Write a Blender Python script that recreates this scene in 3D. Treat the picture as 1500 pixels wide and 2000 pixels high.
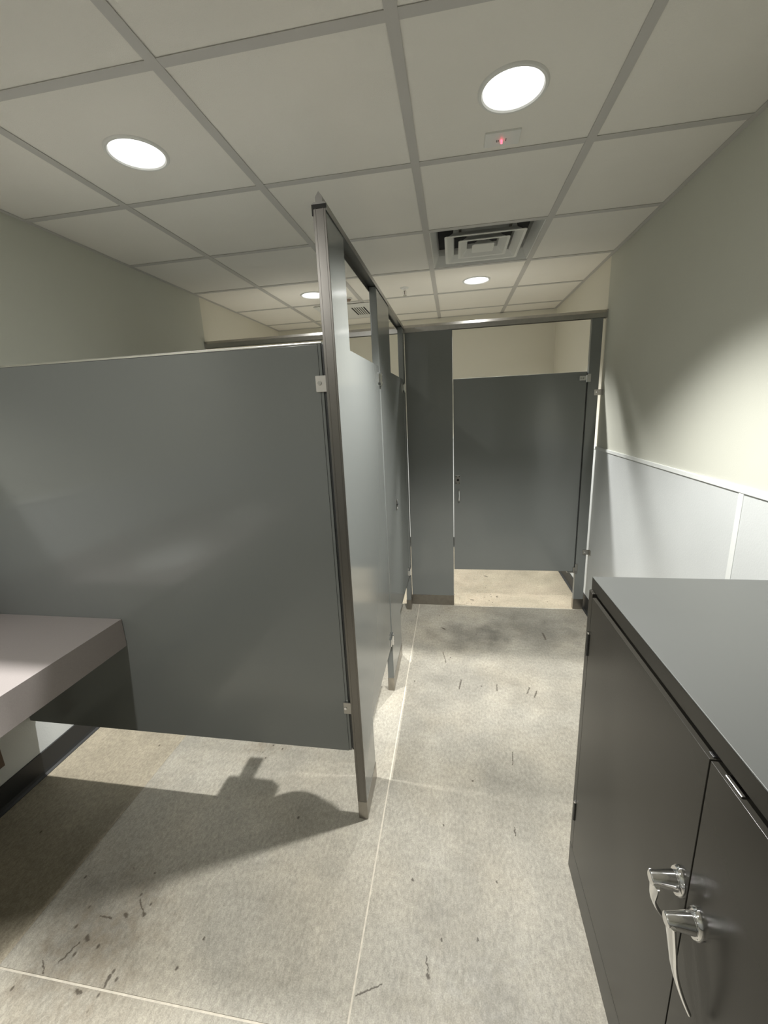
import bpy, bmesh, math
from mathutils import Vector, Matrix
for o in list(bpy.data.objects): bpy.data.objects.remove(o)
scene = bpy.context.scene
COL = scene.collection

# ------------------------------------------------------------------ camera
YAW, PITCH, ROLL = 0.1711, -0.2378, 0.0467
FPX, PCX, PCY, EYE = 800.67, 752.74, 994.66, 1.5562
cam_d = bpy.data.cameras.new('camera'); cam = bpy.data.objects.new('camera', cam_d); COL.objects.link(cam)
rx = Matrix.Rotation(PITCH, 3, 'X'); rz = Matrix.Rotation(YAW, 3, 'Z'); ry = Matrix.Rotation(ROLL, 3, 'Y')
Rm = rz @ rx @ ry
right, fwd, up = Rm.col[0], Rm.col[1], Rm.col[2]
M = Matrix((( right[0], up[0], -fwd[0], 0), (right[1], up[1], -fwd[1], 0), (right[2], up[2], -fwd[2], EYE), (0, 0, 0, 1)))
cam.matrix_world = M
cam_d.sensor_fit = 'VERTICAL'; cam_d.sensor_height = 36; cam_d.sensor_width = 27
cam_d.lens = FPX / 2000 * 36
cam_d.shift_x = (750 - PCX) / 2000; cam_d.shift_y = (PCY - 1000) / 2000
cam_d.clip_start = 0.02
scene.camera = cam

# ------------------------------------------------------------------ world, exposure
wd = bpy.data.worlds.new('world'); scene.world = wd; wd.use_nodes = True
wd.node_tree.nodes['Background'].inputs[0].default_value = (0.9, 0.95, 1, 1)
wd.node_tree.nodes['Background'].inputs[1].default_value = 0.0
vs = scene.view_settings
vs.view_transform = 'Standard'; vs.look = 'None'; vs.gamma = 1; vs.use_curve_mapping = False
vs.exposure = 0.0
LIGHT_W = 240.0         # watts of each recessed ceiling lamp
LIGHT_COL = (1.0, 0.99, 0.955)
LIGHT_SPREAD = math.radians(108)    # optical cut-off of the recessed cans

# ------------------------------------------------------------------ dimensions (metres)
XL, XR = -1.867, 0.988
YB, YE = -1.75, 4.53
ZC = 2.434
YF = 3.072            # front face of the far partition
XP = -0.341           # aisle face of the side partition
ZR = 2.088            # underside of head rails
GX, GY, G = -0.135, 1.785, 0.61

# ------------------------------------------------------------------ helpers
def srgb(r, g, b):
    f = lambda c: (c/255/12.92) if c/255 <= .04045 else ((c/255+.055)/1.055)**2.4
    return (f(r), f(g), f(b), 1)

def mat(name, col, rough=.5, metal=0, spec=.5, noise=None, bump=None, coat=0, rvar=None):
    m = bpy.data.materials.new(name); m.use_nodes = True
    nt = m.node_tree; b = nt.nodes['Principled BSDF']
    b.inputs['Base Color'].default_value = col
    b.inputs['Roughness'].default_value = rough
    b.inputs['Metallic'].default_value = metal
    b.inputs['Specular IOR Level'].default_value = spec
    b.inputs['Coat Weight'].default_value = coat
    b.inputs['Coat Roughness'].default_value = .12
    if noise or bump or rvar:
        geo = nt.nodes.new('ShaderNodeNewGeometry')
    if noise:
        sc, amt = noise
        n = nt.nodes.new('ShaderNodeTexNoise'); n.inputs['Scale'].default_value = sc; n.inputs['Detail'].default_value = 5
        nt.links.new(geo.outputs['Position'], n.inputs['Vector'])
        r = nt.nodes.new('ShaderNodeMapRange'); r.inputs['From Min'].default_value = .3; r.inputs['From Max'].default_value = .7
        r.inputs['To Min'].default_value = 1-amt; r.inputs['To Max'].default_value = 1+amt
        nt.links.new(n.outputs['Fac'], r.inputs['Value'])
        mx = nt.nodes.new('ShaderNodeVectorMath'); mx.operation = 'SCALE'; mx.inputs[0].default_value = col[:3]
        nt.links.new(r.outputs['Result'], mx.inputs['Scale'])
        nt.links.new(mx.outputs[0], b.inputs['Base Color'])
    if rvar:
        n = nt.nodes.new('ShaderNodeTexNoise'); n.inputs['Scale'].default_value = rvar[0]; n.inputs['Detail'].default_value = 3
        nt.links.new(geo.outputs['Position'], n.inputs['Vector'])
        r = nt.nodes.new('ShaderNodeMapRange'); r.inputs['To Min'].default_value = rough-rvar[1]; r.inputs['To Max'].default_value = rough+rvar[1]
        nt.links.new(n.outputs['Fac'], r.inputs['Value']); nt.links.new(r.outputs['Result'], b.inputs['Roughness'])
    if bump:
        sc, st, dist = bump
        n = nt.nodes.new('ShaderNodeTexNoise'); n.inputs['Scale'].default_value = sc; n.inputs['Detail'].default_value = 3
        nt.links.new(geo.outputs['Position'], n.inputs['Vector'])
        bp = nt.nodes.new('ShaderNodeBump'); bp.inputs['Strength'].default_value = st; bp.inputs['Distance'].default_value = dist
        nt.links.new(n.outputs['Fac'], bp.inputs['Height']); nt.links.new(bp.outputs['Normal'], b.inputs['Normal'])
    return m

def emis(name, col, s):
    m = bpy.data.materials.new(name); m.use_nodes = True; nt = m.node_tree
    b = nt.nodes['Principled BSDF']; b.inputs['Base Color'].default_value = (.9, .9, .9, 1)
    b.inputs['Emission Color'].default_value = col; b.inputs['Emission Strength'].default_value = s
    return m

def root_off(parent):
    v = Vector((0, 0, 0)); p = parent
    while p is not None: v += p.location; p = p.parent
    return v

def link(name, bm, m, parent=None, smooth=False):
    off = root_off(parent)
    if off.length: bmesh.ops.translate(bm, verts=bm.verts, vec=-off)
    me = bpy.data.meshes.new(name); bmesh.ops.recalc_face_normals(bm, faces=bm.faces[:]); bm.to_mesh(me); bm.free()
    if smooth:
        for p in me.polygons: p.use_smooth = True
        me.set_sharp_from_angle(angle=math.radians(40))
    me.materials.append(m)
    o = bpy.data.objects.new(name, me); COL.objects.link(o)
    if parent is not None: o.parent = parent
    if smooth:
        wn = o.modifiers.new('weighted_normal', 'WEIGHTED_NORMAL'); wn.weight = 100; wn.keep_sharp = True
    return o

def add_box(bm, a, b, bev=0, seg=2):
    t = bmesh.new(); bmesh.ops.create_cube(t, size=1)
    for v in t.verts:
        v.co = Vector([(a[i]+b[i])/2 + v.co[i]*(b[i]-a[i]) for i in range(3)])
    if bev: bmesh.ops.bevel(t, geom=t.edges[:], offset=bev, segments=seg, affect='EDGES', profile=.5)
    me = bpy.data.meshes.new('t'); t.to_mesh(me); t.free(); bm.from_mesh(me); bpy.data.meshes.remove(me)

def add_cyl(bm, p, q, r1, r2=None, n=24, bev=0):
    r2 = r1 if r2 is None else r2
    p, q = Vector(p), Vector(q); d = q-p
    t = bmesh.new(); bmesh.ops.create_cone(t, cap_ends=True, segments=n, radius1=r1, radius2=r2, depth=d.length)
    if bev:
        es = [e for e in t.edges if len(e.link_faces) == 2 and any(len(f.verts) > 4 for f in e.link_faces)]
        bmesh.ops.bevel(t, geom=es, offset=bev, segments=2, affect='EDGES', profile=.5)
    rot = Vector((0, 0, 1)).rotation_difference(d.normalized()).to_matrix().to_4x4()
    bmesh.ops.transform(t, matrix=Matrix.Translation((p+q)/2) @ rot, verts=t.verts)
    me = bpy.data.meshes.new('t'); t.to_mesh(me); t.free(); bm.from_mesh(me); bpy.data.meshes.remove(me)

def add_loft(bm, rings, closed_caps=True):
    vr = [[bm.verts.new(v) for v in r] for r in rings]
    for a, b in zip(vr, vr[1:]):
        n = len(a)
        for i in range(n): bm.faces.new((a[i], a[(i+1) % n], b[(i+1) % n], b[i]))
    if closed_caps:
        bm.faces.new(vr[0]); bm.faces.new(vr[-1][::-1])

def add_prism(bm, prof, axis, a, b):
    """prof: 2D outline; axis 'x' (prof=(y,z)) or 'y' (prof=(x,z))"""
    f = (lambda u, v, t: (t, u, v)) if axis == 'x' else (lambda u, v, t: (u, t, v))
    add_loft(bm, [[f(u, v, a) for u, v in prof], [f(u, v, b) for u, v in prof]])

def add_sweep(bm, pts, radii, n=12):
    """pts: centre points, radii: (ra, rb) per point, section in the plane across the path"""
    rings = []
    P = [Vector(p) for p in pts]
    for i, p in enumerate(P):
        d = (P[min(i+1, len(P)-1)] - P[max(i-1, 0)]).normalized()
        s = Vector((0, 1, 0)); u = d.cross(s).normalized(); s = u.cross(d).normalized()
        ra, rb = radii[i]
        rings.append([p + u*ra*math.cos(2*math.pi*k/n) + s*rb*math.sin(2*math.pi*k/n) for k in range(n)])
    add_loft(bm, rings)

def box(name, a, b, m, parent=None, bev=0):
    bm = bmesh.new(); add_box(bm, a, b, bev); return link(name, bm, m, parent, smooth=bev > 0)

def cyl(name, p, q, r1, m, parent=None, r2=None, n=24, bev=0):
    bm = bmesh.new(); add_cyl(bm, p, q, r1, r2, n, bev); return link(name, bm, m, parent, smooth=True)

def tag(o, label, cat, group=None):
    o['label'] = label; o['category'] = cat
    if group: o['group'] = group
    return o
def struct(o): o['kind'] = 'structure'; return o
def thing(name, loc, label, cat, group=None):
    e = bpy.data.objects.new(name, None); e.location = loc; e.empty_display_size = .05; COL.objects.link(e)
    return tag(e, label, cat, group)
def skel(name, loc=(0, 0, 0)):
    e = bpy.data.objects.new(name, None); e.location = loc; COL.objects.link(e); return struct(e)

# ------------------------------------------------------------------ materials
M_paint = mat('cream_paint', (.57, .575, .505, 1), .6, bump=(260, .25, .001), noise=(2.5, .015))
M_paint_far = mat('warm_cream_wall_far', (.73, .70, .60, 1), .6, bump=(260, .25, .001))  # lighter, warmer wall tone past the far partition
M_frp = mat('wall_panel_white', (.57, .59, .585, 1), .42, bump=(160, .35, .0015), noise=(5, .02))
M_frp_trim = mat('wall_panel_trim', (.72, .74, .72, 1), .4)
M_tile = mat('ceiling_tile_board', (.80, .775, .72, 1), .95, spec=.1, bump=(420, .6, .0015), noise=(3, .02))
M_tile_far = mat('ceiling_tile_board_far', (.86, .83, .765, 1), .95, spec=.1, bump=(420, .6, .0015), noise=(3, .02))  # slightly lighter tile tone past the far partition
M_grid = mat('ceiling_grid_metal', (.52, .505, .48, 1), .5)
M_dark = mat('dark_void', (.015, .015, .015, 1), .8)
M_base = mat('black_rubber_base', (.018, .019, .02, 1), .45, bump=(60, .1, .001))
M_part = mat('grey_powder_coat', (.190, .201, .193, 1), .15, spec=.55)
M_chan = mat('panel_edge_channel', (.05, .05, .05, 1), .35, metal=.4)
M_alu = mat('satin_aluminium', (.42, .41, .39, 1), .28, metal=1, noise=(40, .05))
M_steel = mat('brushed_steel_shoe', (.34, .32, .29, 1), .3, metal=1, noise=(30, .08))
M_rail = mat('rail_aluminium', (.30, .295, .28, 1), .3, metal=1)
M_edge = mat('edge_channel_metal', (.20, .19, .175, 1), .33, metal=.9)
M_chrome = mat('chrome', (.85, .85, .86, 1), .08, metal=1)
M_clip = mat('white_clip', (.62, .60, .55, 1), .45)
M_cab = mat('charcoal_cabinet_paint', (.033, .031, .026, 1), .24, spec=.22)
M_cab_lit = mat('charcoal_cabinet_paint_lit', (.092, .096, .092, 1), .42, spec=.5)  # same cabinet paint, lightened for lamp light falling on the top
M_plinth = mat('cabinet_plinth_paint', (.060, .060, .054, 1), .3, spec=.3)
M_count = mat('mauve_grey_laminate', (.36, .325, .315, 1), .38, noise=(300, .04))
M_white = mat('white_enamel', (.74, .74, .71, 1), .35)
M_porc = mat('porcelain', (.8, .8, .78, 1), .12, coat=.5)
M_brown = mat('brown_bracket', (.10, .06, .035, 1), .5)
M_lens = emis('lamp_lens', (1, 1, .99, 1), 3.0)
M_refl = mat('lamp_reflector', (.8, .8, .76, 1), .35)
M_red = emis('red_indicator', (1, .03, .08, 1), 4.0)
M_smoke = mat('smoked_plastic', (.03, .03, .03, 1), .2)
M_joint = mat('joint_filler', (.52, .48, .40, 1), .7, noise=(60, .12))

def floor_mat(name, base, warm, blotch=1.0):
    m = bpy.data.materials.new(name); m.use_nodes = True; nt = m.node_tree; N = nt.nodes; Lk = nt.links
    b = N['Principled BSDF']
    geo = N.new('ShaderNodeNewGeometry'); pos = geo.outputs['Position']
    def noise(scale, detail=4, rough=.55, sx=1, sy=1):
        mp = N.new('ShaderNodeMapping'); mp.inputs['Scale'].default_value = (sx, sy, 1); Lk.new(pos, mp.inputs['Vector'])
        n = N.new('ShaderNodeTexNoise'); n.inputs['Scale'].default_value = scale; n.inputs['Detail'].default_value = detail
        n.inputs['Roughness'].default_value = rough; Lk.new(mp.outputs[0], n.inputs['Vector']); return n.outputs['Fac']
    def rng(v, a, c, d, e):
        r = N.new('ShaderNodeMapRange'); r.inputs['From Min'].default_value = a; r.inputs['From Max'].default_value = c
        r.inputs['To Min'].default_value = d; r.inputs['To Max'].default_value = e; Lk.new(v, r.inputs['Value']); return r.outputs['Result']
    def mul(a, c):
        k = N.new('ShaderNodeMath'); k.operation = 'MULTIPLY'
        for i, v in enumerate((a, c)):
            if isinstance(v, (int, float)): k.inputs[i].default_value = v
            else: Lk.new(v, k.inputs[i])
        return k.outputs[0]
    f = rng(noise(1.9, 5, .6), .3, .72, 1.13, .74)
    f = mul(f, rng(noise(7, 4), .3, .75, 1.08, .86))
    f = mul(f, rng(noise(95, 3, .7, 1, .55), .28, .72, .76, 1.22))
    f = mul(f, rng(noise(300, 2, .6), .3, .7, .80, 1.16))
    # worn dark patches (grime) at fixed places
    def blob(cx, cy, rx_, ry_, amt):
        s = N.new('ShaderNodeMapping'); s.inputs['Location'].default_value = (-cx/rx_, -cy/ry_, 0); s.inputs['Scale'].default_value = (1/rx_, 1/ry_, 0)
        Lk.new(pos, s.inputs['Vector'])
        ln = N.new('ShaderNodeVectorMath'); ln.operation = 'LENGTH'; Lk.new(s.outputs[0], ln.inputs[0])
        ad = N.new('ShaderNodeMath'); ad.operation = 'ADD'; Lk.new(ln.outputs['Value'], ad.inputs[0]); Lk.new(rng(noise(6, 3), .3, .7, -.35, .35), ad.inputs[1])
        r = N.new('ShaderNodeMapRange'); r.interpolation_type = 'SMOOTHSTEP'; r.inputs['From Min'].default_value = 0.1; r.inputs['From Max'].default_value = 1.1
        r.inputs['To Min'].default_value = 1-amt; r.inputs['To Max'].default_value = 1; Lk.new(ad.outputs[0], r.inputs['Value']); return r.outputs['Result']
    for a in [(.1, 2.62, .32, .22, .42), (.55, 2.72, .4, .28, .36), (.2, 2.16, .2, .12, .2), (-.05, 2.13, .16, .12, .2), (.45, 2.0, .25, .15, .18),
              (.26, 1.42, .3, .2, .14), (-1.1, .76, .2, .18, .34), (-.55, .8, .3, .18, .16), (.05, 1.15, .16, .2, .10)]:
        f = mul(f, blob(*[v for v in a[:4]], a[4]*blotch))
    # dark flecks, dense around two places
    vn = N.new('ShaderNodeTexVoronoi'); vn.inputs['Scale'].default_value = 34; vn.inputs['Randomness'].default_value = 1
    mp = N.new('ShaderNodeMapping'); mp.inputs['Scale'].default_value = (1, .7, 1); Lk.new(pos, mp.inputs['Vector']); Lk.new(mp.outputs[0], vn.inputs['Vector'])
    fl = rng(vn.outputs['Distance'], .10, .19, 1, 0)
    sepc = N.new('ShaderNodeSeparateColor'); Lk.new(vn.outputs['Color'], sepc.inputs[0])
    near = None
    for (cx, cy, r_) in [(-1.08, .72, .24), (-.93, 1.58, .16), (.15, 3.3, .4)]:
        s = blob(cx, cy, r_, r_, 1.0)
        inv = N.new('ShaderNodeMath'); inv.operation = 'SUBTRACT'; inv.inputs[0].default_value = 1; Lk.new(s, inv.inputs[1])
        if near is None: near = inv.outputs[0]
        else:
            k = N.new('ShaderNodeMath'); k.operation = 'MAXIMUM'; Lk.new(near, k.inputs[0]); Lk.new(inv.outputs[0], k.inputs[1]); near = k.outputs[0]
    th = rng(near, 0, 1, .012, .7)
    lt = N.new('ShaderNodeMath'); lt.operation = 'LESS_THAN'; Lk.new(sepc.outputs[0], lt.inputs[0]); Lk.new(th, lt.inputs[1])
    fleck = mul(mul(fl, lt.outputs[0]), .95)
    # scuff marks (line segments on the floor)
    segs = [(-1.062,.826,-1.056,.823,.0075),(-1.006,.837,-1.0,.835,.0075),(-1.049,.874,-1.004,.837,.0026),(-1.139,.757,-1.131,.753,.009),(-1.152,.742,-1.17,.693,.0032),
      (-1.143,.811,-1.101,.812,.0034),(-.806,.729,-.806,.726,.0070),(-.769,.805,-.769,.801,.0042),(-.274,.743,-.207,.777,.0026),
      (-1.224,.689,-1.195,.664,.0024),(-.089,.853,-.081,.812,.0022),(-.081,.812,-.08,.808,.007),(-.046,.899,-.046,.897,.0046),(.061,.914,.063,.909,.0045),(.133,1.08,.133,1.077,.006),
      (-.147,1.047,-.145,1.045,.0048),(.071,1.461,.071,1.459,.006),(.258,1.632,.249,1.561,.003),(.234,2.109,.231,2.055,.0045),
      (.035,2.13,.022,2.052,.006),(-.093,2.712,-.071,2.692,.009),(.601,2.693,.605,2.615,.008),(-.078,2.408,-.057,2.292,.0035),(.218,1.273,.218,1.244,.0034),(-.048,1.251,-.048,1.249,.005),
      (.346,3.253,.349,3.243,.011),(.133,3.181,.149,3.173,.011),(.28,3.682,.298,3.67,.013),(.412,2.1,.392,2.046,.0045),(.446,2.073,.425,2.02,.0045),
      (-.992,.687,-.989,.666,.006),(-1.061,.645,-1.045,.642,.0055)]
    ng = bpy.data.node_groups.get('scuff')
    if ng is None:
        ng = bpy.data.node_groups.new('scuff', 'ShaderNodeTree')
        for nm, ty in (('P', 'NodeSocketVector'), ('A', 'NodeSocketVector'), ('D', 'NodeSocketVector'), ('L', 'NodeSocketFloat'), ('R', 'NodeSocketFloat')):
            ng.interface.new_socket(nm, in_out='INPUT', socket_type=ty)
        ng.interface.new_socket('F', in_out='OUTPUT', socket_type='NodeSocketFloat')
        gi = ng.nodes.new('NodeGroupInput'); go = ng.nodes.new('NodeGroupOutput'); gl = ng.links
        pa = ng.nodes.new('ShaderNodeVectorMath'); pa.operation = 'SUBTRACT'; gl.new(gi.outputs['P'], pa.inputs[0]); gl.new(gi.outputs['A'], pa.inputs[1])
        dt = ng.nodes.new('ShaderNodeVectorMath'); dt.operation = 'DOT_PRODUCT'; gl.new(pa.outputs[0], dt.inputs[0]); gl.new(gi.outputs['D'], dt.inputs[1])
        c1 = ng.nodes.new('ShaderNodeMath'); c1.operation = 'MAXIMUM'; c1.inputs[1].default_value = 0; gl.new(dt.outputs['Value'], c1.inputs[0])
        c2 = ng.nodes.new('ShaderNodeMath'); c2.operation = 'MINIMUM'; gl.new(c1.outputs[0], c2.inputs[0]); gl.new(gi.outputs['L'], c2.inputs[1])
        sc = ng.nodes.new('ShaderNodeVectorMath'); sc.operation = 'SCALE'; gl.new(gi.outputs['D'], sc.inputs[0]); gl.new(c2.outputs[0], sc.inputs['Scale'])
        ds = ng.nodes.new('ShaderNodeVectorMath'); ds.operation = 'DISTANCE'; gl.new(pa.outputs[0], ds.inputs[0]); gl.new(sc.outputs[0], ds.inputs[1])
        dv = ng.nodes.new('ShaderNodeMath'); dv.operation = 'DIVIDE'; gl.new(ds.outputs['Value'], dv.inputs[0]); gl.new(gi.outputs['R'], dv.inputs[1])
        mr = ng.nodes.new('ShaderNodeMapRange'); mr.inputs['From Min'].default_value = .4; mr.inputs['From Max'].default_value = 1.0
        mr.inputs['To Min'].default_value = 1; mr.inputs['To Max'].default_value = 0; gl.new(dv.outputs[0], mr.inputs['Value']); gl.new(mr.outputs['Result'], go.inputs['F'])
    flat = N.new('ShaderNodeVectorMath'); flat.operation = 'MULTIPLY'; flat.inputs[1].default_value = (1, 1, 0); Lk.new(pos, flat.inputs[0])
    wob = N.new('ShaderNodeTexNoise'); wob.inputs['Scale'].default_value = 90; Lk.new(pos, wob.inputs['Vector'])
    wv = N.new('ShaderNodeVectorMath'); wv.operation = 'SUBTRACT'; wv.inputs[1].default_value = (.5, .5, .5); Lk.new(wob.outputs['Color'], wv.inputs[0])
    ws = N.new('ShaderNodeVectorMath'); ws.operation = 'MULTIPLY'; ws.inputs[1].default_value = (.014, .014, 0); Lk.new(wv.outputs[0], ws.inputs[0])
    wp = N.new('ShaderNodeVectorMath'); wp.operation = 'ADD'; Lk.new(flat.outputs[0], wp.inputs[0]); Lk.new(ws.outputs[0], wp.inputs[1])
    cur = fleck
    for ax, ay, bx_, by_, r_ in segs:
        g = N.new('ShaderNodeGroup'); g.node_tree = ng
        d = Vector((bx_-ax, by_-ay, 0)); L = max(d.length, 1e-4); d.normalize()
        Lk.new(wp.outputs[0], g.inputs['P']); g.inputs['A'].default_value = (ax, ay, 0); g.inputs['D'].default_value = d
        g.inputs['L'].default_value = L; g.inputs['R'].default_value = r_
        k = N.new('ShaderNodeMath'); k.operation = 'MAXIMUM'; Lk.new(cur, k.inputs[0]); Lk.new(g.outputs[0], k.inputs[1]); cur = k.outputs[0]
    mixb = N.new('ShaderNodeMix'); mixb.data_type = 'RGBA'; mixb.inputs['A'].default_value = base; mixb.inputs['B'].default_value = warm
    Lk.new(rng(noise(2.6, 3), .42, .66, 0, 1), mixb.inputs['Factor'])
    sc = N.new('ShaderNodeVectorMath'); sc.operation = 'SCALE'; Lk.new(mixb.outputs['Result'], sc.inputs[0]); Lk.new(f, sc.inputs['Scale'])
    br = N.new('ShaderNodeMix'); br.data_type = 'RGBA'; br.inputs['B'].default_value = (.16, .115, .065, 1)
    Lk.new(mul(mul(near, rng(noise(22, 4), .4, .65, 0, 1)), .45*blotch), br.inputs['Factor']); Lk.new(sc.outputs[0], br.inputs['A'])
    mk = N.new('ShaderNodeMix'); mk.data_type = 'RGBA'; mk.inputs['B'].default_value = (.06, .048, .034, 1)
    Lk.new(mul(cur, .85), mk.inputs['Factor']); Lk.new(br.outputs['Result'], mk.inputs['A'])
    Lk.new(mk.outputs['Result'], b.inputs['Base Color'])
    Lk.new(rng(noise(30, 3), .3, .7, .42, .6), b.inputs['Roughness'])
    b.inputs['Specular IOR Level'].default_value = .35
    bp = N.new('ShaderNodeBump'); bp.inputs['Strength'].default_value = .12; bp.inputs['Distance'].default_value = .001
    Lk.new(noise(120, 3), bp.inputs['Height']); Lk.new(bp.outputs['Normal'], b.inputs['Normal'])
    return m
M_floor = floor_mat('concrete_grey', (.355, .335, .283, 1), (.38, .35, .285, 1))
M_floor_far = floor_mat('concrete_beige_far', (.31, .275, .205, 1), (.33, .285, .215, 1), .5)
M_floor_warm = floor_mat('concrete_beige', (.40, .355, .27, 1), (.42, .37, .28, 1), .3)

# ------------------------------------------------------------------ floor: slabs with filled joints
fl = struct(box('floor', (XL-.1, YB-.1, -.08), (XR+.1, YE+.1, -.0012), M_joint))
XJ, XC, YJ = -.2825, -1.347, .657
def slab(a, b, m): return box('slab', (a[0], a[1], -.02), (b[0], b[1], 0), m, fl)
w = .0028
slab((XL, YB), (XC-.0008, YJ-w), M_floor_warm); slab((XC+.0008, YB), (XJ-w, YJ-w), M_floor)
slab((XL, YJ+w), (XC-.0008, YE), M_floor_warm)
slab((XC+.0008, YJ+w), (XJ-w, YF), M_floor); slab((XC+.0008, YF+.001), (XJ-w, YE), M_floor_far)
slab((XJ+w, YB), (XR, YF), M_floor); slab((XJ+w, YF+.001), (XR, YE), M_floor_far)

# ------------------------------------------------------------------ walls
ZW = 1.232   # top of white wall panelling
T = .1
wl = struct(box('wall_left', (XL-T, YB-T, -.08), (XL, YF+.01, ZC+.15), M_paint))
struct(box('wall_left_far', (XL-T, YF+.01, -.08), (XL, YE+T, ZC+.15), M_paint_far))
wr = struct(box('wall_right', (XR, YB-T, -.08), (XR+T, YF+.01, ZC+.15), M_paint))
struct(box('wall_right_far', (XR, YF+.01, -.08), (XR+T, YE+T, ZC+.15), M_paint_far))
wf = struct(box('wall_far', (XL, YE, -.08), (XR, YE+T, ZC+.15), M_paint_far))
wb = struct(box('wall_back', (XL, YB-T, -.08), (XR, YB, ZC+.15), M_paint))
pt = .003
def hpanels(wall, side, cuts):
    for a, b in zip(cuts, cuts[1:]):
        g = .009
        if side == 'R': box('wall_panel', (XR-pt, a+g, .0), (XR, b-g, ZW-.006), M_frp, wall)
        elif side == 'L': box('wall_panel', (XL, a+g, .0), (XL+pt, b-g, ZW-.006), M_frp, wall)
        elif side == 'F': box('wall_panel', (a+g, YE-pt, .0), (b-g, YE, ZW-.006), M_frp, wall)
        elif side == 'B': box('wall_panel', (a+g, YB, .0), (b-g, YB+pt, ZW-.006), M_frp, wall)
    for c in cuts[1:-1]:
        if side == 'R': box('divider_strip', (XR-.006, c-.013, 0), (XR, c+.013, ZW-.004), M_frp_trim, wall, .0015)
        elif side == 'L': box('divider_strip', (XL, c-.013, 0), (XL+.006, c+.013, ZW-.004), M_frp_trim, wall, .0015)
        elif side == 'F': box('divider_strip', (c-.013, YE-.006, 0), (c+.013, YE, ZW-.004), M_frp_trim, wall, .0015)
hpanels(wr, 'R', [YB, -.87, 1.572, 4.01, YE]); hpanels(wl, 'L', [YB, -.6, 1.84, 4.28, YE])
hpanels(wf, 'F', [XL, -.43, XR]); hpanels(wb, 'B', [XL, XR])
struct(box('trim_1', (XR-.008, YB, ZW-.012), (XR, YE, ZW+.008), M_frp_trim, None, .002))
struct(box('trim_2', (XL, YB, ZW-.012), (XL+.008, YE, ZW+.008), M_frp_trim, None, .002))
struct(box('trim_3', (XL+.008, YE-.008, ZW-.012), (XR-.008, YE, ZW+.008), M_frp_trim, None, .002))
struct(box('trim_4', (XL+.008, YB, ZW-.012), (XR-.008, YB+.008, ZW+.008), M_frp_trim, None, .002))
def cove(name, axis, a, b, x0, sgn):
    H, t, foot = .112, .005, .018
    prof = [(x0, 0), (x0+sgn*foot, 0), (x0+sgn*foot, .003), (x0+sgn*(t+.004), .010), (x0+sgn*t, .022), (x0+sgn*t, H-.002), (x0+sgn*(t-.002), H), (x0, H)]
    bm = bmesh.new(); add_prism(bm, prof, axis, a, b); return struct(link(name, bm, M_base))
cove('baseboard_right', 'y', YB, YE, XR-pt, -1); cove('baseboard_left', 'y', YB, YE, XL+pt, 1)
cove('baseboard_far', 'x', XL+.02, XR-.02, YE-pt, -1); cove('baseboard_back', 'x', XL+.02, XR-.02, YB+pt, 1)

# ------------------------------------------------------------------ ceiling: grid bars and tiles
ce = struct(box('ceiling', (XL-T, YB-T, ZC+.12), (XR+T, YE+T, ZC+.2), M_dark))
xs = [XL] + [GX+G*i for i in (-2, -1, 0, 1)] + [XR]
ys = [YB] + [GY+G*j for j in range(-5, 5)] + [YE]
ys = [y for y in ys if YB <= y <= YE]
fw = .0155
def bar(a, b):      # inverted tee: flange plus web
    bm = bmesh.new(); add_box(bm, a, b)
    cx, cy = (a[0]+b[0])/2, (a[1]+b[1])/2
    if b[0]-a[0] < b[1]-a[1]: add_box(bm, (cx-.001, a[1], b[2]), (cx+.001, b[1], b[2]+.03))
    else: add_box(bm, (a[0], cy-.001, b[2]), (b[0], cy+.001, b[2]+.03))
    return link('grid_bar', bm, M_grid, ce)
for x in xs[1:-1]: bar((x-fw, YB, ZC), (x+fw, YE, ZC+.0015))
for y in ys[1:-1]:
    for a, b in zip(xs, xs[1:]):
        a2 = a+(fw if a != XL else .02); b2 = b-(fw if b != XR else .02)
        bar((a2, y-fw, ZC+.0006), (b2, y+fw, ZC+.0021))
for a, b in (((XL, YB, ZC), (XL+.021, YE, ZC+.0015)), ((XR-.021, YB, ZC), (XR, YE, ZC+.0015)),
             ((XL+.021, YE-.021, ZC), (XR-.021, YE, ZC+.0015)), ((XL+.021, YB, ZC), (XR-.021, YB+.021, ZC+.0015))):
    box('wall_angle', a, b, M_grid, ce)
LIGHTS = [(.174, 1.48), (-1.052, 1.485), (.168, 3.345), (-1.058, 3.325), (-1.11, -.35)]
RH = .088
def tile(x0, x1, y0, y1, hole, m):
    z0, z1 = ZC+.003, ZC+.019
    e = .004
    x0 += e; x1 -= e; y0 += e; y1 -= e
    bm = bmesh.new()
    if hole is None:
        add_box(bm, (x0, y0, z0), (x1, y1, z1))
    else:
        cx, cy = hole; n = 48
        def outer(t):
            c, s = math.cos(t), math.sin(t)
            k = min(((x1-cx)/c if c > 1e-9 else (x0-cx)/c if c < -1e-9 else 1e9), ((y1-cy)/s if s > 1e-9 else (y0-cy)/s if s < -1e-9 else 1e9))
            return cx+c*k, cy+s*k
        angs = sorted(set([2*math.pi*i/n for i in range(n)] + [math.atan2(yy-cy, xx-cx) % (2*math.pi) for xx in (x0, x1) for yy in (y0, y1)]))
        add_rings = []
        for z, which in ((z0, 'o'), (z0, 'i'), (z1, 'i'), (z1, 'o')):
            add_rings.append([((*outer(t), z) if which == 'o' else (cx+RH*math.cos(t), cy+RH*math.sin(t), z)) for t in angs])
        vr = [[bm.verts.new(v) for v in r] for r in add_rings]
        for a, b in ((0, 1), (1, 2), (2, 3), (3, 0)):
            for i in range(len(angs)):
                j = (i+1) % len(angs); bm.faces.new((vr[a][i], vr[a][j], vr[b][j], vr[b][i]))
    return link('ceiling_tile', bm, m, ce)
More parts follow.
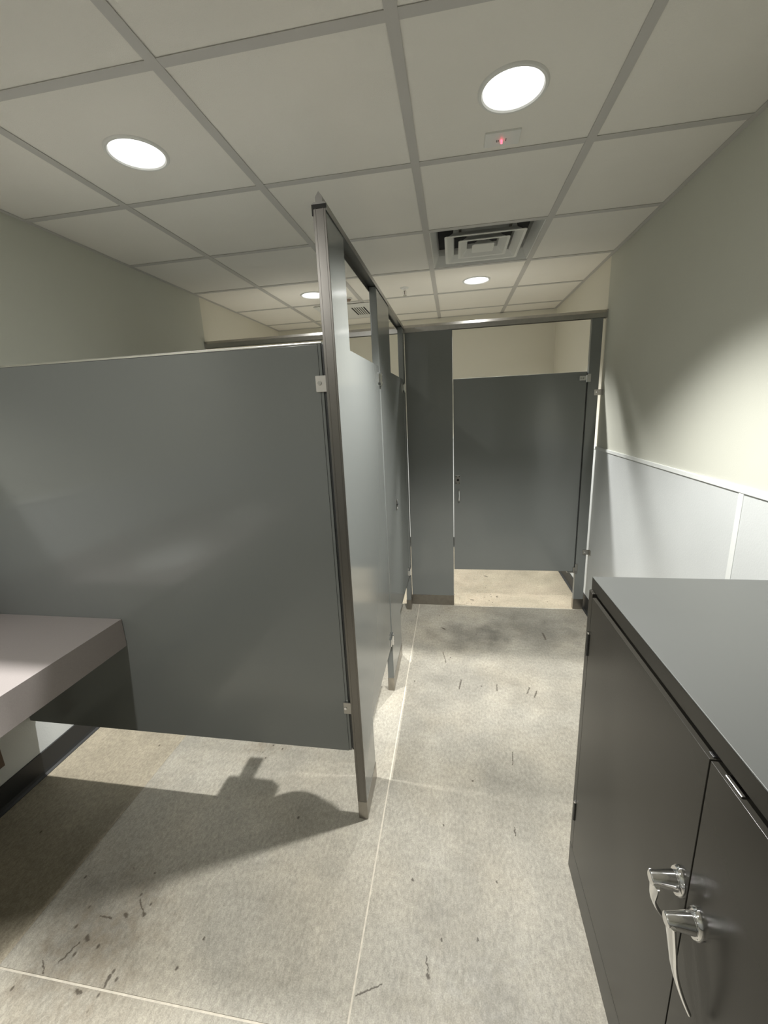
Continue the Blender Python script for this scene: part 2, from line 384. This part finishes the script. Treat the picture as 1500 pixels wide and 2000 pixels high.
DIFF = (GX, GX+G, GY+G, GY+2*G)
for a, b in zip(xs, xs[1:]):
    for c, d in zip(ys, ys[1:]):
        if abs(a-DIFF[0]) < .01 and abs(c-DIFF[2]) < .01: continue
        h = next((l for l in LIGHTS if a < l[0] < b and c < l[1] < d), None)
        tile(a, b, c, d, h, M_tile_far if c > YF-.1 else M_tile)

# ------------------------------------------------------------------ recessed lamps
def lamp(x, y, label, wide=False):
    t = thing('ceiling_light', (x, y, ZC), label, 'ceiling light')
    n = 48
    def ring(r, z): return [(x+r*math.cos(2*math.pi*i/n), y+r*math.sin(2*math.pi*i/n), z) for i in range(n)]
    bm = bmesh.new()
    prof = [(.100, ZC+.0040), (.0995, ZC+.0010), (.096, ZC-.0025), (.089, ZC-.003), (.085, ZC+.001), (.085, ZC+.006), (.087, ZC+.006)]
    vr = [[bm.verts.new(v) for v in ring(r, z)] for r, z in prof]
    for a, b in zip(vr, vr[1:]+vr[:1]):
        for i in range(n): bm.faces.new((a[i], a[(i+1) % n], b[(i+1) % n], b[i]))
    link('trim_ring', bm, M_white, t, True)
    bm = bmesh.new(); add_loft(bm, [ring(.0865, ZC+.005), ring(.085, ZC+.010), ring(.083, ZC+.016)], False)
    link('reflector', bm, M_refl, t, True)
    cyl('lens', (x, y, ZC+.012), (x, y, ZC+.018), .0835, M_lens, t, n=48)
    if wide:                    # unseen lamp inferred behind the viewer: softer and wider
        ld = bpy.data.lights.new('lamp_glow', 'AREA'); ld.shape = 'DISK'; ld.size = .09; ld.energy = 23; ld.color = LIGHT_COL
        lo = bpy.data.objects.new('lamp_glow', ld); lo.location = (0, 0, -.006); lo.parent = t; COL.objects.link(lo)
        return
    ld = bpy.data.lights.new('lamp_glow', 'SPOT'); ld.energy = LIGHT_W; ld.color = LIGHT_COL
    ld.spot_size = LIGHT_SPREAD; ld.spot_blend = .74; ld.shadow_soft_size = .028
    lo = bpy.data.objects.new('lamp_glow', ld); lo.location = (0, 0, -.012); lo.parent = t; COL.objects.link(lo)
lamp(*LIGHTS[0], 'round recessed ceiling light next to the small plate with the red indicator')
lamp(*LIGHTS[1], 'round recessed ceiling light at upper left, over the nearest stall')
lamp(*LIGHTS[2], 'round recessed ceiling light just beyond the square air diffuser')
lamp(*LIGHTS[3], 'round recessed ceiling light in the far left stall, half hidden behind the tall post')

lamp(*LIGHTS[4], 'round ceiling light behind the viewer over the washbasin counter', True)

# ------------------------------------------------------------------ air diffuser
cx, cy = (DIFF[0]+DIFF[1])/2, (DIFF[2]+DIFF[3])/2
t = thing('air_diffuser', (cx, cy, ZC), 'square white ceiling air diffuser with nested square cones and dark slots', 'air vent')
def sq(h, z, r=.0):
    if r <= 0: return [(cx-h, cy-h, z), (cx+h, cy-h, z), (cx+h, cy+h, z), (cx-h, cy+h, z)]
    o = []
    for sx, sy, a0 in ((1, 1, 0), (-1, 1, 90), (-1, -1, 180), (1, -1, 270)):
        for k in range(4):
            a = math.radians(a0+30*k); o.append((cx+sx*(h-r)+r*math.cos(a), cy+sy*(h-r)+r*math.sin(a), z))
    return o
def square_loop(name, prof, m):
    bm = bmesh.new(); vr = [[bm.verts.new(v) for v in sq(h, z, r)] for h, z, r in prof]
    for a, b in zip(vr, vr[1:]+vr[:1]):
        k = len(a)
        for i in range(k): bm.faces.new((a[i], a[(i+1) % k], b[(i+1) % k], b[i]))
    return link(name, bm, m, t)
R0 = .004
square_loop('outer_frame', [(.296, ZC+.004, R0), (.290, ZC+.003, R0), (.285, ZC+.004, R0), (.258, ZC+.060, R0), (.254, ZC+.095, R0), (.259, ZC+.095, R0), (.263, ZC+.062, R0), (.296, ZC+.007, R0)], M_white)
for h, dn, ww in ((.213, .0, .05), (.138, -.0, .05)):
    square_loop('cone', [(h, ZC-.003+dn, .012), (h-.014, ZC-.002+dn, .010), (h-ww, ZC+.030+dn, .006), (h-ww-.004, ZC+.055, .004), (h-ww, ZC+.055, .004), (h-ww+.005, ZC+.031, .006), (h-.012, ZC+.001, .01), (h, ZC+.0005, .012)], M_white)
bm = bmesh.new(); add_loft(bm, [sq(.060, ZC-.003, .008), sq(.060, ZC+.0005, .008), sq(.03, ZC+.03, .004)]); link('centre_cone', bm, M_white, t)
bm = bmesh.new(); add_box(bm, (cx-.256, cy-.256, ZC+.096), (cx+.256, cy+.256, ZC+.100)); link('duct_shade', bm, M_dark, t)  # near-black sheet standing in for the shade up inside the duct
for sx in (-.13, .13):
    for sy in (-1, 1):
        box('hanger_strap', (cx+sx-.007, cy+sy*.175-.06, ZC+.030), (cx+sx+.007, cy+sy*.175+.06, ZC+.033), M_steel, t)

# ------------------------------------------------------------------ emergency light indicator plate
t = thing('indicator_plate', (.168, 1.70, ZC), 'small pale rectangular ceiling plate with a glowing red indicator', 'indicator plate')
box('plate', (.110, 1.662, ZC-.003), (.227, 1.738, ZC+.0045), M_white, t, .0015)
for x in (.151, .156): box('slot', (x-.0012, 1.700, ZC-.0036), (x+.0012, 1.712, ZC-.003), M_smoke, t)
box('slot', (.1795, 1.697, ZC-.0036), (.182, 1.712, ZC-.003), M_smoke, t)
cyl('indicator', (.1665, 1.703, ZC-.003), (.1665, 1.703, ZC-.013), .0035, M_red, t, n=12)

# ------------------------------------------------------------------ sprinkler, detector, exhaust grille
t = thing('sprinkler', (-.356, 3.36, ZC), 'small pendent fire sprinkler hanging from the ceiling beyond the side stalls', 'sprinkler')
cyl('escutcheon', (-.356, 3.36, ZC+.004), (-.356, 3.36, ZC-.004), .036, M_white, t, r2=.028)
cyl('stem', (-.356, 3.36, ZC-.003), (-.356, 3.36, ZC-.02), .010, M_chrome, t, n=12)
for s in (-1, 1):
    bm = bmesh.new(); add_sweep(bm, [(-.356+s*.008, 3.36, ZC-.018), (-.356+s*.015, 3.36, ZC-.03), (-.356+s*.010, 3.36, ZC-.042), (-.356, 3.36, ZC-.05)], [(.002, .002)]*4, 6); link('frame_arm', bm, M_chrome, t, True)
cyl('bulb', (-.356, 3.36, ZC-.02), (-.356, 3.36, ZC-.044), .0025, M_red if False else M_brown, t, n=8)
cyl('deflector', (-.356, 3.36, ZC-.05), (-.356, 3.36, ZC-.052), .014, M_chrome, t, n=16)
t = thing('ceiling_sensor', (-.83, 3.585, ZC), 'small round brownish detector on the ceiling in front of the slotted exhaust grille', 'sensor')
cyl('base', (-.83, 3.50, ZC+.0045), (-.83, 3.50, ZC-.006), .034, M_white, t)
cyl('dome', (-.83, 3.50, ZC-.006), (-.83, 3.50, ZC-.020), .026, mat('bronze_dome', (.28, .2, .15, 1), .4), t, r2=.018)
t = thing('exhaust_grille', (-.93, 3.93, ZC), 'square white exhaust fan grille with two banks of dark slots over the far stall', 'exhaust grille')
gx0, gx1, gy0, gy1 = -1.175, -.690, 3.66, 4.19
def cut_plate():
    bm = bmesh.new()
    add_box(bm, (gx0, gy0, ZC-.006), (gx1, gy0+.12, ZC-.002)); add_box(bm, (gx0, gy1-.12, ZC-.006), (gx1, gy1, ZC-.002))
    y0, y1 = gy0+.12, gy1-.12
    add_box(bm, (gx0, y0, ZC-.006), (-1.12, y1, ZC-.002)); add_box(bm, (-.755, y0, ZC-.006), (gx1, y1, ZC-.002)); add_box(bm, (-1.0, y0, ZC-.006), (-.875, y1, ZC-.002))
    return link('grille_plate', bm, M_white, t)
cut_plate()
for a, b in ((-1.12, -1.0), (-.875, -.755)):
    box('slot_back', (a, gy0+.12, ZC-.0035), (b, gy1-.12, ZC-.002), M_dark, t)
    n = 6
    for k in range(n-1):
        x = a + (b-a)*(k+1)/n; box('slat', (x-.005, gy0+.12, ZC-.0058), (x+.005, gy1-.12, ZC-.0035), M_white, t)

# ------------------------------------------------------------------ partitions
def clip(parent, kind, at, name='bracket', m=None):
    """small U bracket seen from -y: at = (x0, x1, z centre, yface)"""
    x0, x1, z, y = at; m = m or M_clip; h = .024
    o = box(name, (x0, y-.006, z-h), (x1, y, z+h), m, parent, .002)
    return o
# near divider panel between the counter area and the first stall
NP0, NP1 = 1.262, 1.287
t = thing('partition_panel', (-1.12, NP0, .29), 'large grey partition panel at left meeting the counter end', 'partition panel')
box('panel', (XL+.012, NP0, .292), (-.402, NP1, 1.757), M_part, t, .002)
box('edge_channel', (-.402, NP0+.002, .294), (-.393, NP1-.002, 1.757), M_part, t, .001)
box('edge_strip', (-.391, NP0+.006, .294), (-.3865, NP1-.006, 1.755), M_chan, t)
o = box('top_edge_cap', (XL+.012, NP0-.001, 1.757), (-.388, NP1+.001, 1.764), mat('lit_edge_metal', (.75, .74, .70, 1), .22, metal=1), t, .002)  # edge moulding, its colour brightened for light catching the panel top
for z in (.30, 1.60):
    box('wall_bracket', (XL+.0, NP0-.006, z+.02), (XL+.028, NP1+.006, z+.06), M_alu, t, .002)
b1 = clip(t, 0, (-.415, -.378, 1.642, NP0), 'bracket'); b1['label'] = 'white bracket near the top with one screw'
cyl('screw', (-.402, NP0-.006, 1.644), (-.402, NP0-.0085, 1.644), .006, M_alu, b1, n=12)
b2 = clip(t, 0, (-.410, -.378, .487, NP0), 'bracket', M_alu); b2['label'] = 'metal bracket near the bottom with one screw'
cyl('screw', (-.402, NP0-.006, .487), (-.402, NP0-.0085, .487), .005, M_chrome, b2, n=12)

PT = .034                                   # pilaster thickness
def pilaster_y(y0, y1, label, zt=2.098):       # in the side plane
    t = thing('pilaster', ((XP-PT/2), (y0+y1)/2, 0), label, 'pilaster')
    box('post', (XP-PT, y0, .012), (XP, y1, zt), M_part, t, .004)
    bm = bmesh.new(); s = .0015
    add_box(bm, (XP-PT-s, y0-s, 0), (XP+s, y1+s, .083), .003); link('shoe', bm, M_steel, t, True)
    return t
pil1 = pilaster_y(1.238, 1.428, 'grey pilaster nearest the viewer, tall bare post at the end of the large panel')
box('edge_channel', (XP-PT-.0012, 1.2362, .084), (XP+.0012, 1.2400, 2.097), M_edge, pil1, .0012)
for x in (XP-PT+.006, XP-.006): box('rib', (x-.0008, 1.2352, .084), (x+.0008, 1.2362, 2.097), M_edge, pil1)
pil2 = pilaster_y(1.998, 2.358, 'grey pilaster between the two side stall doors')
pil3 = pilaster_y(2.972, 3.068, 'narrow grey pilaster where side stalls meet the far stall front')

def pilaster_x(x0, x1, label):
    t = thing('pilaster', ((x0+x1)/2, YF+PT/2, 0), label, 'pilaster')
    box('post', (x0, YF, .012), (x1, YF+PT, ZR), M_part, t, .004)
    s = .0015; box('shoe', (x0-s, YF-s, 0), (x1+s, YF+PT+s, .086), M_steel, t, .003)
    return t
pilaster_x(-.3395, -.006, 'wide grey pilaster left of the far stall door')
pr = pilaster_x(.895, .965, 'narrow grey pilaster at the right wall beside the far stall door')
box('door_stop', (.880, YF+.0285, .31), (.8945, YF+.036, 1.745), M_chan, pr)
for z in (1.607, .466):
    bb = box('wall_bracket', (.938, YF-.007, z-.02), (XR-pt, YF, z+.018), M_alu if z < 1 else M_clip, pr, .002)
    cyl('screw', (.950, YF-.007, z), (.950, YF-.010, z), .005, M_chrome, bb, n=10)
    box('wall_flange', (XR-pt-.003, YF-.03, z-.02), (XR-pt, YF, z+.018), M_alu, pr, .001)

# dividers inside
t = thing('partition_panel', (-1.1, 2.18, .3), 'grey partition panel dividing the two side stalls, seen only below the doors', 'partition panel')
box('panel', (XL+.012, 2.165, .295), (XP-PT-.01, 2.19, 1.757), M_part, t, .002)
box('wall_bracket', (XL, 2.158, .32), (XL+.03, 2.197, .37), M_alu, t, .002)
t = thing('partition_panel', (-1.1, YF, .3), 'grey partition panel behind the second side stall under the far left head rail', 'partition panel')
box('panel', (XL+.012, YF+.004, .295), (XP-PT-.01, YF+.029, 1.757), M_part, t, .002)
box('wall_bracket', (XL, YF-.003, .32), (XL+.03, YF+.036, .37), M_alu, t, .002)

# head rails (anti-grip extrusion)
def rail_prof(c, hw, z0, z1, zt): return [(c-hw, z0), (c-hw, z1), (c-.012, z1+.004), (c, zt), (c+.012, z1+.004), (c+hw, z1), (c+hw, z0), (c+hw-.003, z0), (c+hw-.003, z0+.012), (c-hw+.003, z0+.012), (c-hw+.003, z0)]
t = thing('head_rail', (XP-PT/2, 2.1, ZR), 'metal head rail running away above the two side stall doors', 'head rail')
ZS = 2.098
bm = bmesh.new(); c = XP-PT/2
add_prism(bm, [(c-.010, ZS+.013), (c-.010, 2.126), (c, 2.139), (c+.010, 2.126), (c+.010, ZS+.013)], 'y', 1.239, 3.066)
link('ridge', bm, M_rail, t)
bm = bmesh.new(); hw = PT/2+.003
add_prism(bm, [(c-hw, ZS-.018), (c-hw, ZS+.012), (c-hw+.004, ZS+.015), (c+hw-.004, ZS+.015), (c+hw, ZS+.012), (c+hw, ZS-.007), (c+hw-.002, ZS-.007), (c+hw-.002, ZS+.0005), (c-hw+.002, ZS+.0005), (c-hw+.002, ZS-.018)], 'y', 1.2375, 3.066)
link('channel', bm, M_rail, t)
bm = bmesh.new(); add_box(bm, (c-hw-.001, 1.235, ZS-.001), (c+hw+.001, 1.2375, ZS+.009)); add_box(bm, (c-hw-.001, 1.235, ZS-.018), (c-hw+.003, 1.2375, ZS-.001)); link('end_cap', bm, M_smoke, t)
t = thing('head_rail', (-.44, YF, ZR), 'metal head rail spanning wall to wall across the far stalls', 'head rail')
bm = bmesh.new(); c = YF+PT/2
prof = [(c-hw, ZR-.014), (c-hw, ZR+.016), (c-hw+.014, ZR+.030), (c, ZR+.036), (c+hw-.014, ZR+.030), (c+hw, ZR+.016), (c+hw, ZR-.014), (c+hw-.002, ZR-.014), (c+hw-.002, ZR+.0005), (c-hw+.002, ZR+.0005), (c-hw+.002, ZR-.014)]
add_prism(bm, prof, 'x', XL+.004, XR-.006); link('rail', bm, M_alu, t)
box('joint_sleeve', (-.345, YF-.005, ZR-.016), (-.262, YF-.003, ZR+.016), M_alu, t, .0005)
box('wall_cap', (XR-.006, YF-.006, ZR-.017), (XR, YF+PT+.004, ZR+.034), M_alu, t, .001)
box('wall_cap', (XL, YF-.006, ZR-.017), (XL+.004, YF+PT+.004, ZR+.034), M_alu, t, .001)

# doors
def hinge_x(parent, x, z, low=False):       # on far door, hinge barrel at x, seen from -y
    bm = bmesh.new(); y = YF-.001
    add_box(bm, (x-.045, y-.006, z-.015), (x-.006, y, z+.015), .0015)
    add_box(bm, (x+.004, y-.008, z-.026), (x+.026, y, z+.026), .0015)
    add_cyl(bm, (x, y-.006, z-.028), (x, y-.006, z+.018), .006, n=12)
    o = link('hinge', bm, M_chrome, parent, True)
    for dx in (-.036, -.022): cyl('screw', (x+dx, y-.006, z), (x+dx, y-.009, z), .0045, M_alu, o, n=10)
    return o
t = thing('stall_door', (.44, YF, .31), 'grey far stall door facing the viewer, with lock plate and pull', 'door')
box('leaf', (-.001, YF+.003, .309), (.886, YF+.028, 1.745), M_part, t, .002)
hinge_x(t, .884, 1.703)
bm = bmesh.new(); add_box(bm, (.835, YF-.008, .300), (.905, YF+.02, .309), .002); add_cyl(bm, (.884, YF-.004, .30), (.884, YF-.004, .345), .007, n=12); add_box(bm, (.890, YF-.007, .31), (.908, YF, .37), .0015)
link('hinge', bm, M_alu, t, True)
bm = bmesh.new(); add_box(bm, (.010, YF-.001, .992), (.044, YF+.003, 1.055), .001); o = link('lock_plate', bm, M_alu, t)
cyl('indicator', (.029, YF-.004, 1.022), (.029, YF-.001, 1.022), .009, M_smoke, o, n=16)
for dx in (.015, .039):
    for dz in (.999, 1.048): cyl('screw', (dx, YF-.003, dz), (dx, YF-.001, dz), .004, M_smoke, o, n=8)
bm = bmesh.new(); add_sweep(bm, [(.036, YF+.002, .862), (.036, YF-.014, .866), (.036, YF-.024, .876), (.036, YF-.026, .905), (.036, YF-.024, .934), (.036, YF-.014, .944), (.036, YF+.002, .948)], [(.006, .006)]*7, 10)
link('door_pull', bm, M_chrome, t, True)

def side_door(y0, y1, label, lock):
    t = thing('stall_door', (XP-.018, (y0+y1)/2, .3), label, 'door')
    box('leaf', (XP-.028, y0+.003, .297), (XP-.003, y1-.004, 1.757), M_part, t, .002)
    for z in (1.70, .33):
        bm = bmesh.new(); x = XP
        add_box(bm, (x-.003, y1-.045, z-.020), (x+.004, y1-.010, z+.020), .001)
        add_box(bm, (x, y1+.004, z-.030), (x+.006, y1+.022, z+.030), .001)
        add_cyl(bm, (x+.004, y1-.001, z-.032), (x+.004, y1-.001, z+.024), .006, n=12)
        h = link('hinge', bm, M_chrome, t, True)
        for dz in (-.018, .018): cyl('screw', (x+.006, y1+.013, z+dz), (x+.009, y1+.013, z+dz), .004, M_alu, h, n=8)
    if lock:
        bm = bmesh.new(); add_box(bm, (XP-.003, y0+.012, .965), (XP+.001, y0+.05, 1.03), .001); o = link('lock_plate', bm, M_alu, t)
        cyl('indicator', (XP+.001, y0+.031, 1.0), (XP+.006, y0+.031, 1.0), .010, M_smoke, o, n=14)
        for dz in (.973, 1.022): cyl('screw', (XP+.001, y0+.031, dz), (XP+.004, y0+.031, dz), .004, M_chrome, o, n=8)
    return t
side_door(1.430, 1.994, 'pale-looking grey door of the nearest side stall, next to the tall bare post', False)
side_door(2.362, 2.968, 'grey door of the farther side stall, with a small lock plate', True)

# dispensers on the stall side of the near panel (their shadows fall on the stall floor)
t = thing('paper_dispenser', (-.935, NP1, .7), 'toilet paper dispenser on the stall side of the near panel, known by its shadow', 'dispenser')
bm = bmesh.new(); add_box(bm, (-1.015, NP1, .60), (-.850, NP1+.105, .82), .012); link('housing', bm, M_alu, t, True)
bm = bmesh.new(); add_cyl(bm, (-.955, NP1+.10, .66), (-.955, NP1+.185, .66), .026, n=20); link('spindle', bm, M_white, t, True)
t = thing('napkin_bin', (-.73, NP1, .6), 'rounded sanitary bin on the stall side of the near panel, known by its shadow', 'bin')
bm = bmesh.new()
arc = [(-.845+.235*i/16, NP1+.072*math.sin(math.pi*i/16)**.6) for i in range(17)]
add_loft(bm, [[(x, y, z) for x, y in arc] for z in (.52, .74)]); link('body', bm, M_alu, t)
bm = bmesh.new(); add_loft(bm, [[(x, y+.001, z) for x, y in arc] for z in (.741, .750)]); link('lid', bm, M_alu, t)

# ------------------------------------------------------------------ storage cabinet
CX0, CX1, CY0, CY1, CZ = .381, .9845-.012, .020, 1.168, 1.067
t = thing('storage_cabinet', ((CX0+CX1)/2, (CY0+CY1)/2, 0), 'dark charcoal two-door metal storage cabinet at right with plain top', 'cabinet')
bm = bmesh.new(); cz0, cz1 = .005, 1.029
add_box(bm, (CX0+.004, CY1-.012, 0), (CX1, CY1, cz1), .001)      # far side
add_box(bm, (CX0+.004, CY0, 0), (CX1, CY0+.012, cz1), .001)      # near side
add_box(bm, (CX1-.006, CY0, 0), (CX1, CY1, cz1))
add_box(bm, (CX0+.022, CY0, .10), (CX1, CY1, .112))
link('body', bm, M_cab, t)
box('plinth', (CX0+.001, CY0+.001, 0), (CX0+.0175, CY1-.001, .105), M_plinth, t, .001)
box('gap_shade', (CX0+.018, CY0+.02, .104), (CX0+.0215, CY1-.02, 1.02), M_dark, t)  # near-black sheet painting the shade in the door gaps
bm = bmesh.new(); add_box(bm, (CX0+.001, CY1-.030, .108), (CX0+.018, CY1-.001, 1.028), .001); link('stile', bm, M_cab, t)
bm = bmesh.new(); add_box(bm, (CX0+.001, CY0+.001, .108), (CX0+.018, CY0+.030, 1.028), .001); link('stile', bm, M_cab, t)
bm = bmesh.new(); add_box(bm, (CX0+.0075, CY0-.002, CZ-.003), (CX1, CY1+.002, CZ), .0014, 3); link('top', bm, M_cab_lit, t, True)
bm = bmesh.new(); add_box(bm, (CX0+.0078, CY0-.0017, 1.029), (CX0+.022, CY1+.0017, CZ-.003)); add_box(bm, (CX0+.022, CY1-.010, 1.029), (CX1, CY1+.0017, CZ-.003)); link('fascia', bm, M_cab, t)
box('fascia_gap_shade', (CX0+.024, CY0+.03, 1.005), (CX0+.04, CY1-.03, 1.029), M_dark, t)  # near-black strip that paints the shade below the fascia
box('inner_shelf', (CX0+.025, CY0+.012, .55), (CX1, CY1-.012, .562), M_cab, t)
SEAM = .583
def handle_bm(y, z, k=1.0, tilt=0):
    bm = bmesh.new(); x = CX0
    # rose
    def oval(rx_, rz_, xx): return [(xx, y+rx_*math.cos(2*math.pi*i/32), z+rz_*math.sin(2*math.pi*i/32)) for i in range(32)]
    add_loft(bm, [oval(.019, .029, x), oval(.019, .029, x-.004), oval(.0165, .026, x-.0075)])
    return bm
def handle(door, y, z, length, tilt):
    bm = handle_bm(y, z); x = CX0
    h = link('door_handle', bm, M_chrome, door, True)
    bm = bmesh.new()
    add_cyl(bm, (x-.007, y, z), (x-.048, y, z), .0165, .0105, 28, .0025)
    s, c = math.sin(tilt), math.cos(tilt)
    pts, rad = [], []
    for i in range(12):
        u = i/11; d = length*u
        out = -.040 + .003*math.sin(u*3.1) + .020*max(0, u-.45)**1.6*3
        pts.append((x+out, y - s*d, z - .004 - c*d)); wdt = .0125*(1-u)**1.3+.0052
        rad.append((.0052*(1-.45*u), wdt))
    add_sweep(bm, pts, rad, 14)
    link('lever', bm, M_chrome, h, True)
for y0, y1, hy, hz, ln, tl, lab in ((SEAM+.0015, CY1-.0335, .606,   .742, .088, -.08, 'far door leaf'), (CY0+.033, SEAM-.0015, .550, .733, .135, .30, 'near door leaf')):
    bm = bmesh.new()
    add_box(bm, (CX0, y0, .1100), (CX0+.0175, y1, 1.018), .0010)
    d = link('door', bm, M_cab, t, True)
    handle(d, hy, hz, ln, tl)
    yy = CY1-.029 if lab.startswith('far') else CY0+.029
    for z in (.868, .262):
        hb = cyl('hinge', (CX0-.001, yy, z-.035), (CX0-.001, yy, z+.035), .0038, M_chan, t, n=10)
        cyl('hinge_pin', (CX0-.001, yy, z+.035), (CX0-.001, yy, z+.041), .0045, M_chrome, hb, n=10)
    if lab.startswith('near'):
        bm = bmesh.new(); add_box(bm, (CX0+.004, y1-.062, 1.0182), (CX0+.0165, y1-.026, 1.0205), .001); link('latch_plate', bm, M_steel, d)
box('latch_keeper', (CX0+.006, SEAM+.004, 1.0182), (CX0+.0165, SEAM+.016, 1.0200), M_chan, t, .001)

# ------------------------------------------------------------------ washbasin counter
KX, KY0, KY1, KZ0, KZ1 = -1.279, -.80, 1.2605, .698, .813
t = thing('vanity_counter', ((XL+KX)/2, (KY0+KY1)/2, KZ0), 'mauve-grey laminate counter with deep front edge at lower left', 'counter')
SK = [(-1.56, .56), (-1.56, -.32)]
# counter top with oval sink openings
def top_with_holes():
    bm = bmesh.new(); bounds = [(KY0, .12), (.12, KY1)]
    cs = [SK[1], SK[0]]
    for (a, b), (sx, sy) in zip(bounds, cs):
        n = 48; x0, x1 = XL+.0085, KX
        def outer(tt):
            c, s = math.cos(tt), math.sin(tt)
            k = min(((x1-sx)/c if c > 1e-9 else (x0-sx)/c if c < -1e-9 else 1e9), ((b-sy)/s if s > 1e-9 else (a-sy)/s if s < -1e-9 else 1e9))
            return sx+c*k, sy+s*k
        angs = sorted(set([2*math.pi*i/n for i in range(n)] + [math.atan2(yy-sy, xx-sx) % (2*math.pi) for xx in (x0, x1) for yy in (a, b)]))
        rr = []
        for z, wch in ((KZ1, 'o'), (KZ1, 'i'), (KZ1-.03, 'i'), (KZ1-.03, 'o')):
            rr.append([bm.verts.new((*outer(q), z) if wch == 'o' else (sx+.165*math.cos(q), sy+.215*math.sin(q), z)) for q in angs])
        for u, v in ((0, 1), (1, 2), (2, 3), (3, 0)):
            for i in range(len(angs)):
                j = (i+1) % len(angs); bm.faces.new((rr[u][i], rr[u][j], rr[v][j], rr[v][i]))
    return link('counter_top', bm, M_count, t)
top_with_holes()
box('front_apron', (KX-.02, KY0, KZ0), (KX+.0005, KY1, KZ1+.0003), M_count, t, .0012)
box('end_apron', (XL+.0085, KY0, KZ0), (KX-.02, KY0+.02, KZ1-.03), M_count, t)
box('backsplash', (XL+.0085, KY0, KZ1), (XL+.022, KY1, KZ1+.125), M_count, t, .001)
for sx, sy in SK:
    bm = bmesh.new(); n = 40; rings = []
    for r, z in ((1.06, KZ1+.001), (1.05, KZ1+.006), (1.0, KZ1+.007), (.96, KZ1), (.88, KZ1-.06), (.66, KZ1-.115), (.3, KZ1-.135), (.08, KZ1-.138)):
        rings.append([(sx+.165*r*math.cos(2*math.pi*i/n), sy+.215*r*math.sin(2*math.pi*i/n), z) for i in range(n)])
    add_loft(bm, rings, False); o = link('basin', bm, M_porc, t, True)
    cyl('drain', (sx, sy, KZ1-.138), (sx, sy, KZ1-.134), .022, M_chrome, o, n=20)
for by in (1.10, -.1):
    box('support_bracket', (XL+.0085, by-.02, .2), (XL+.03, by+.02, KZ0+.08), M_brown, t, .002)
for i, (sx, sy) in enumerate(SK):
    t = thing('faucet', (-1.785, sy, KZ1), ('chrome faucet on the counter, the nearer one mirrored in the large grey panel', 'chrome faucet at the far end of the counter behind the viewer')[i], 'faucet')
    cyl('base', (-1.785, sy, KZ1), (-1.785, sy, KZ1+.10), .026, M_chrome, t, r2=.02, bev=.003)
    bm = bmesh.new(); add_sweep(bm, [(-1.785, sy, KZ1+.085), (-1.74, sy, KZ1+.105), (-1.69, sy, KZ1+.10), (-1.655, sy, KZ1+.08)], [(.016, .018), (.014, .016), (.012, .014), (.011, .012)], 14); link('spout', bm, M_chrome, t, True)
    bm = bmesh.new(); add_sweep(bm, [(-1.79, sy, KZ1+.10), (-1.785, sy, KZ1+.125), (-1.75, sy, KZ1+.14)], [(.012, .014), (.010, .014), (.006, .01)], 12); link('lever', bm, M_chrome, t, True)
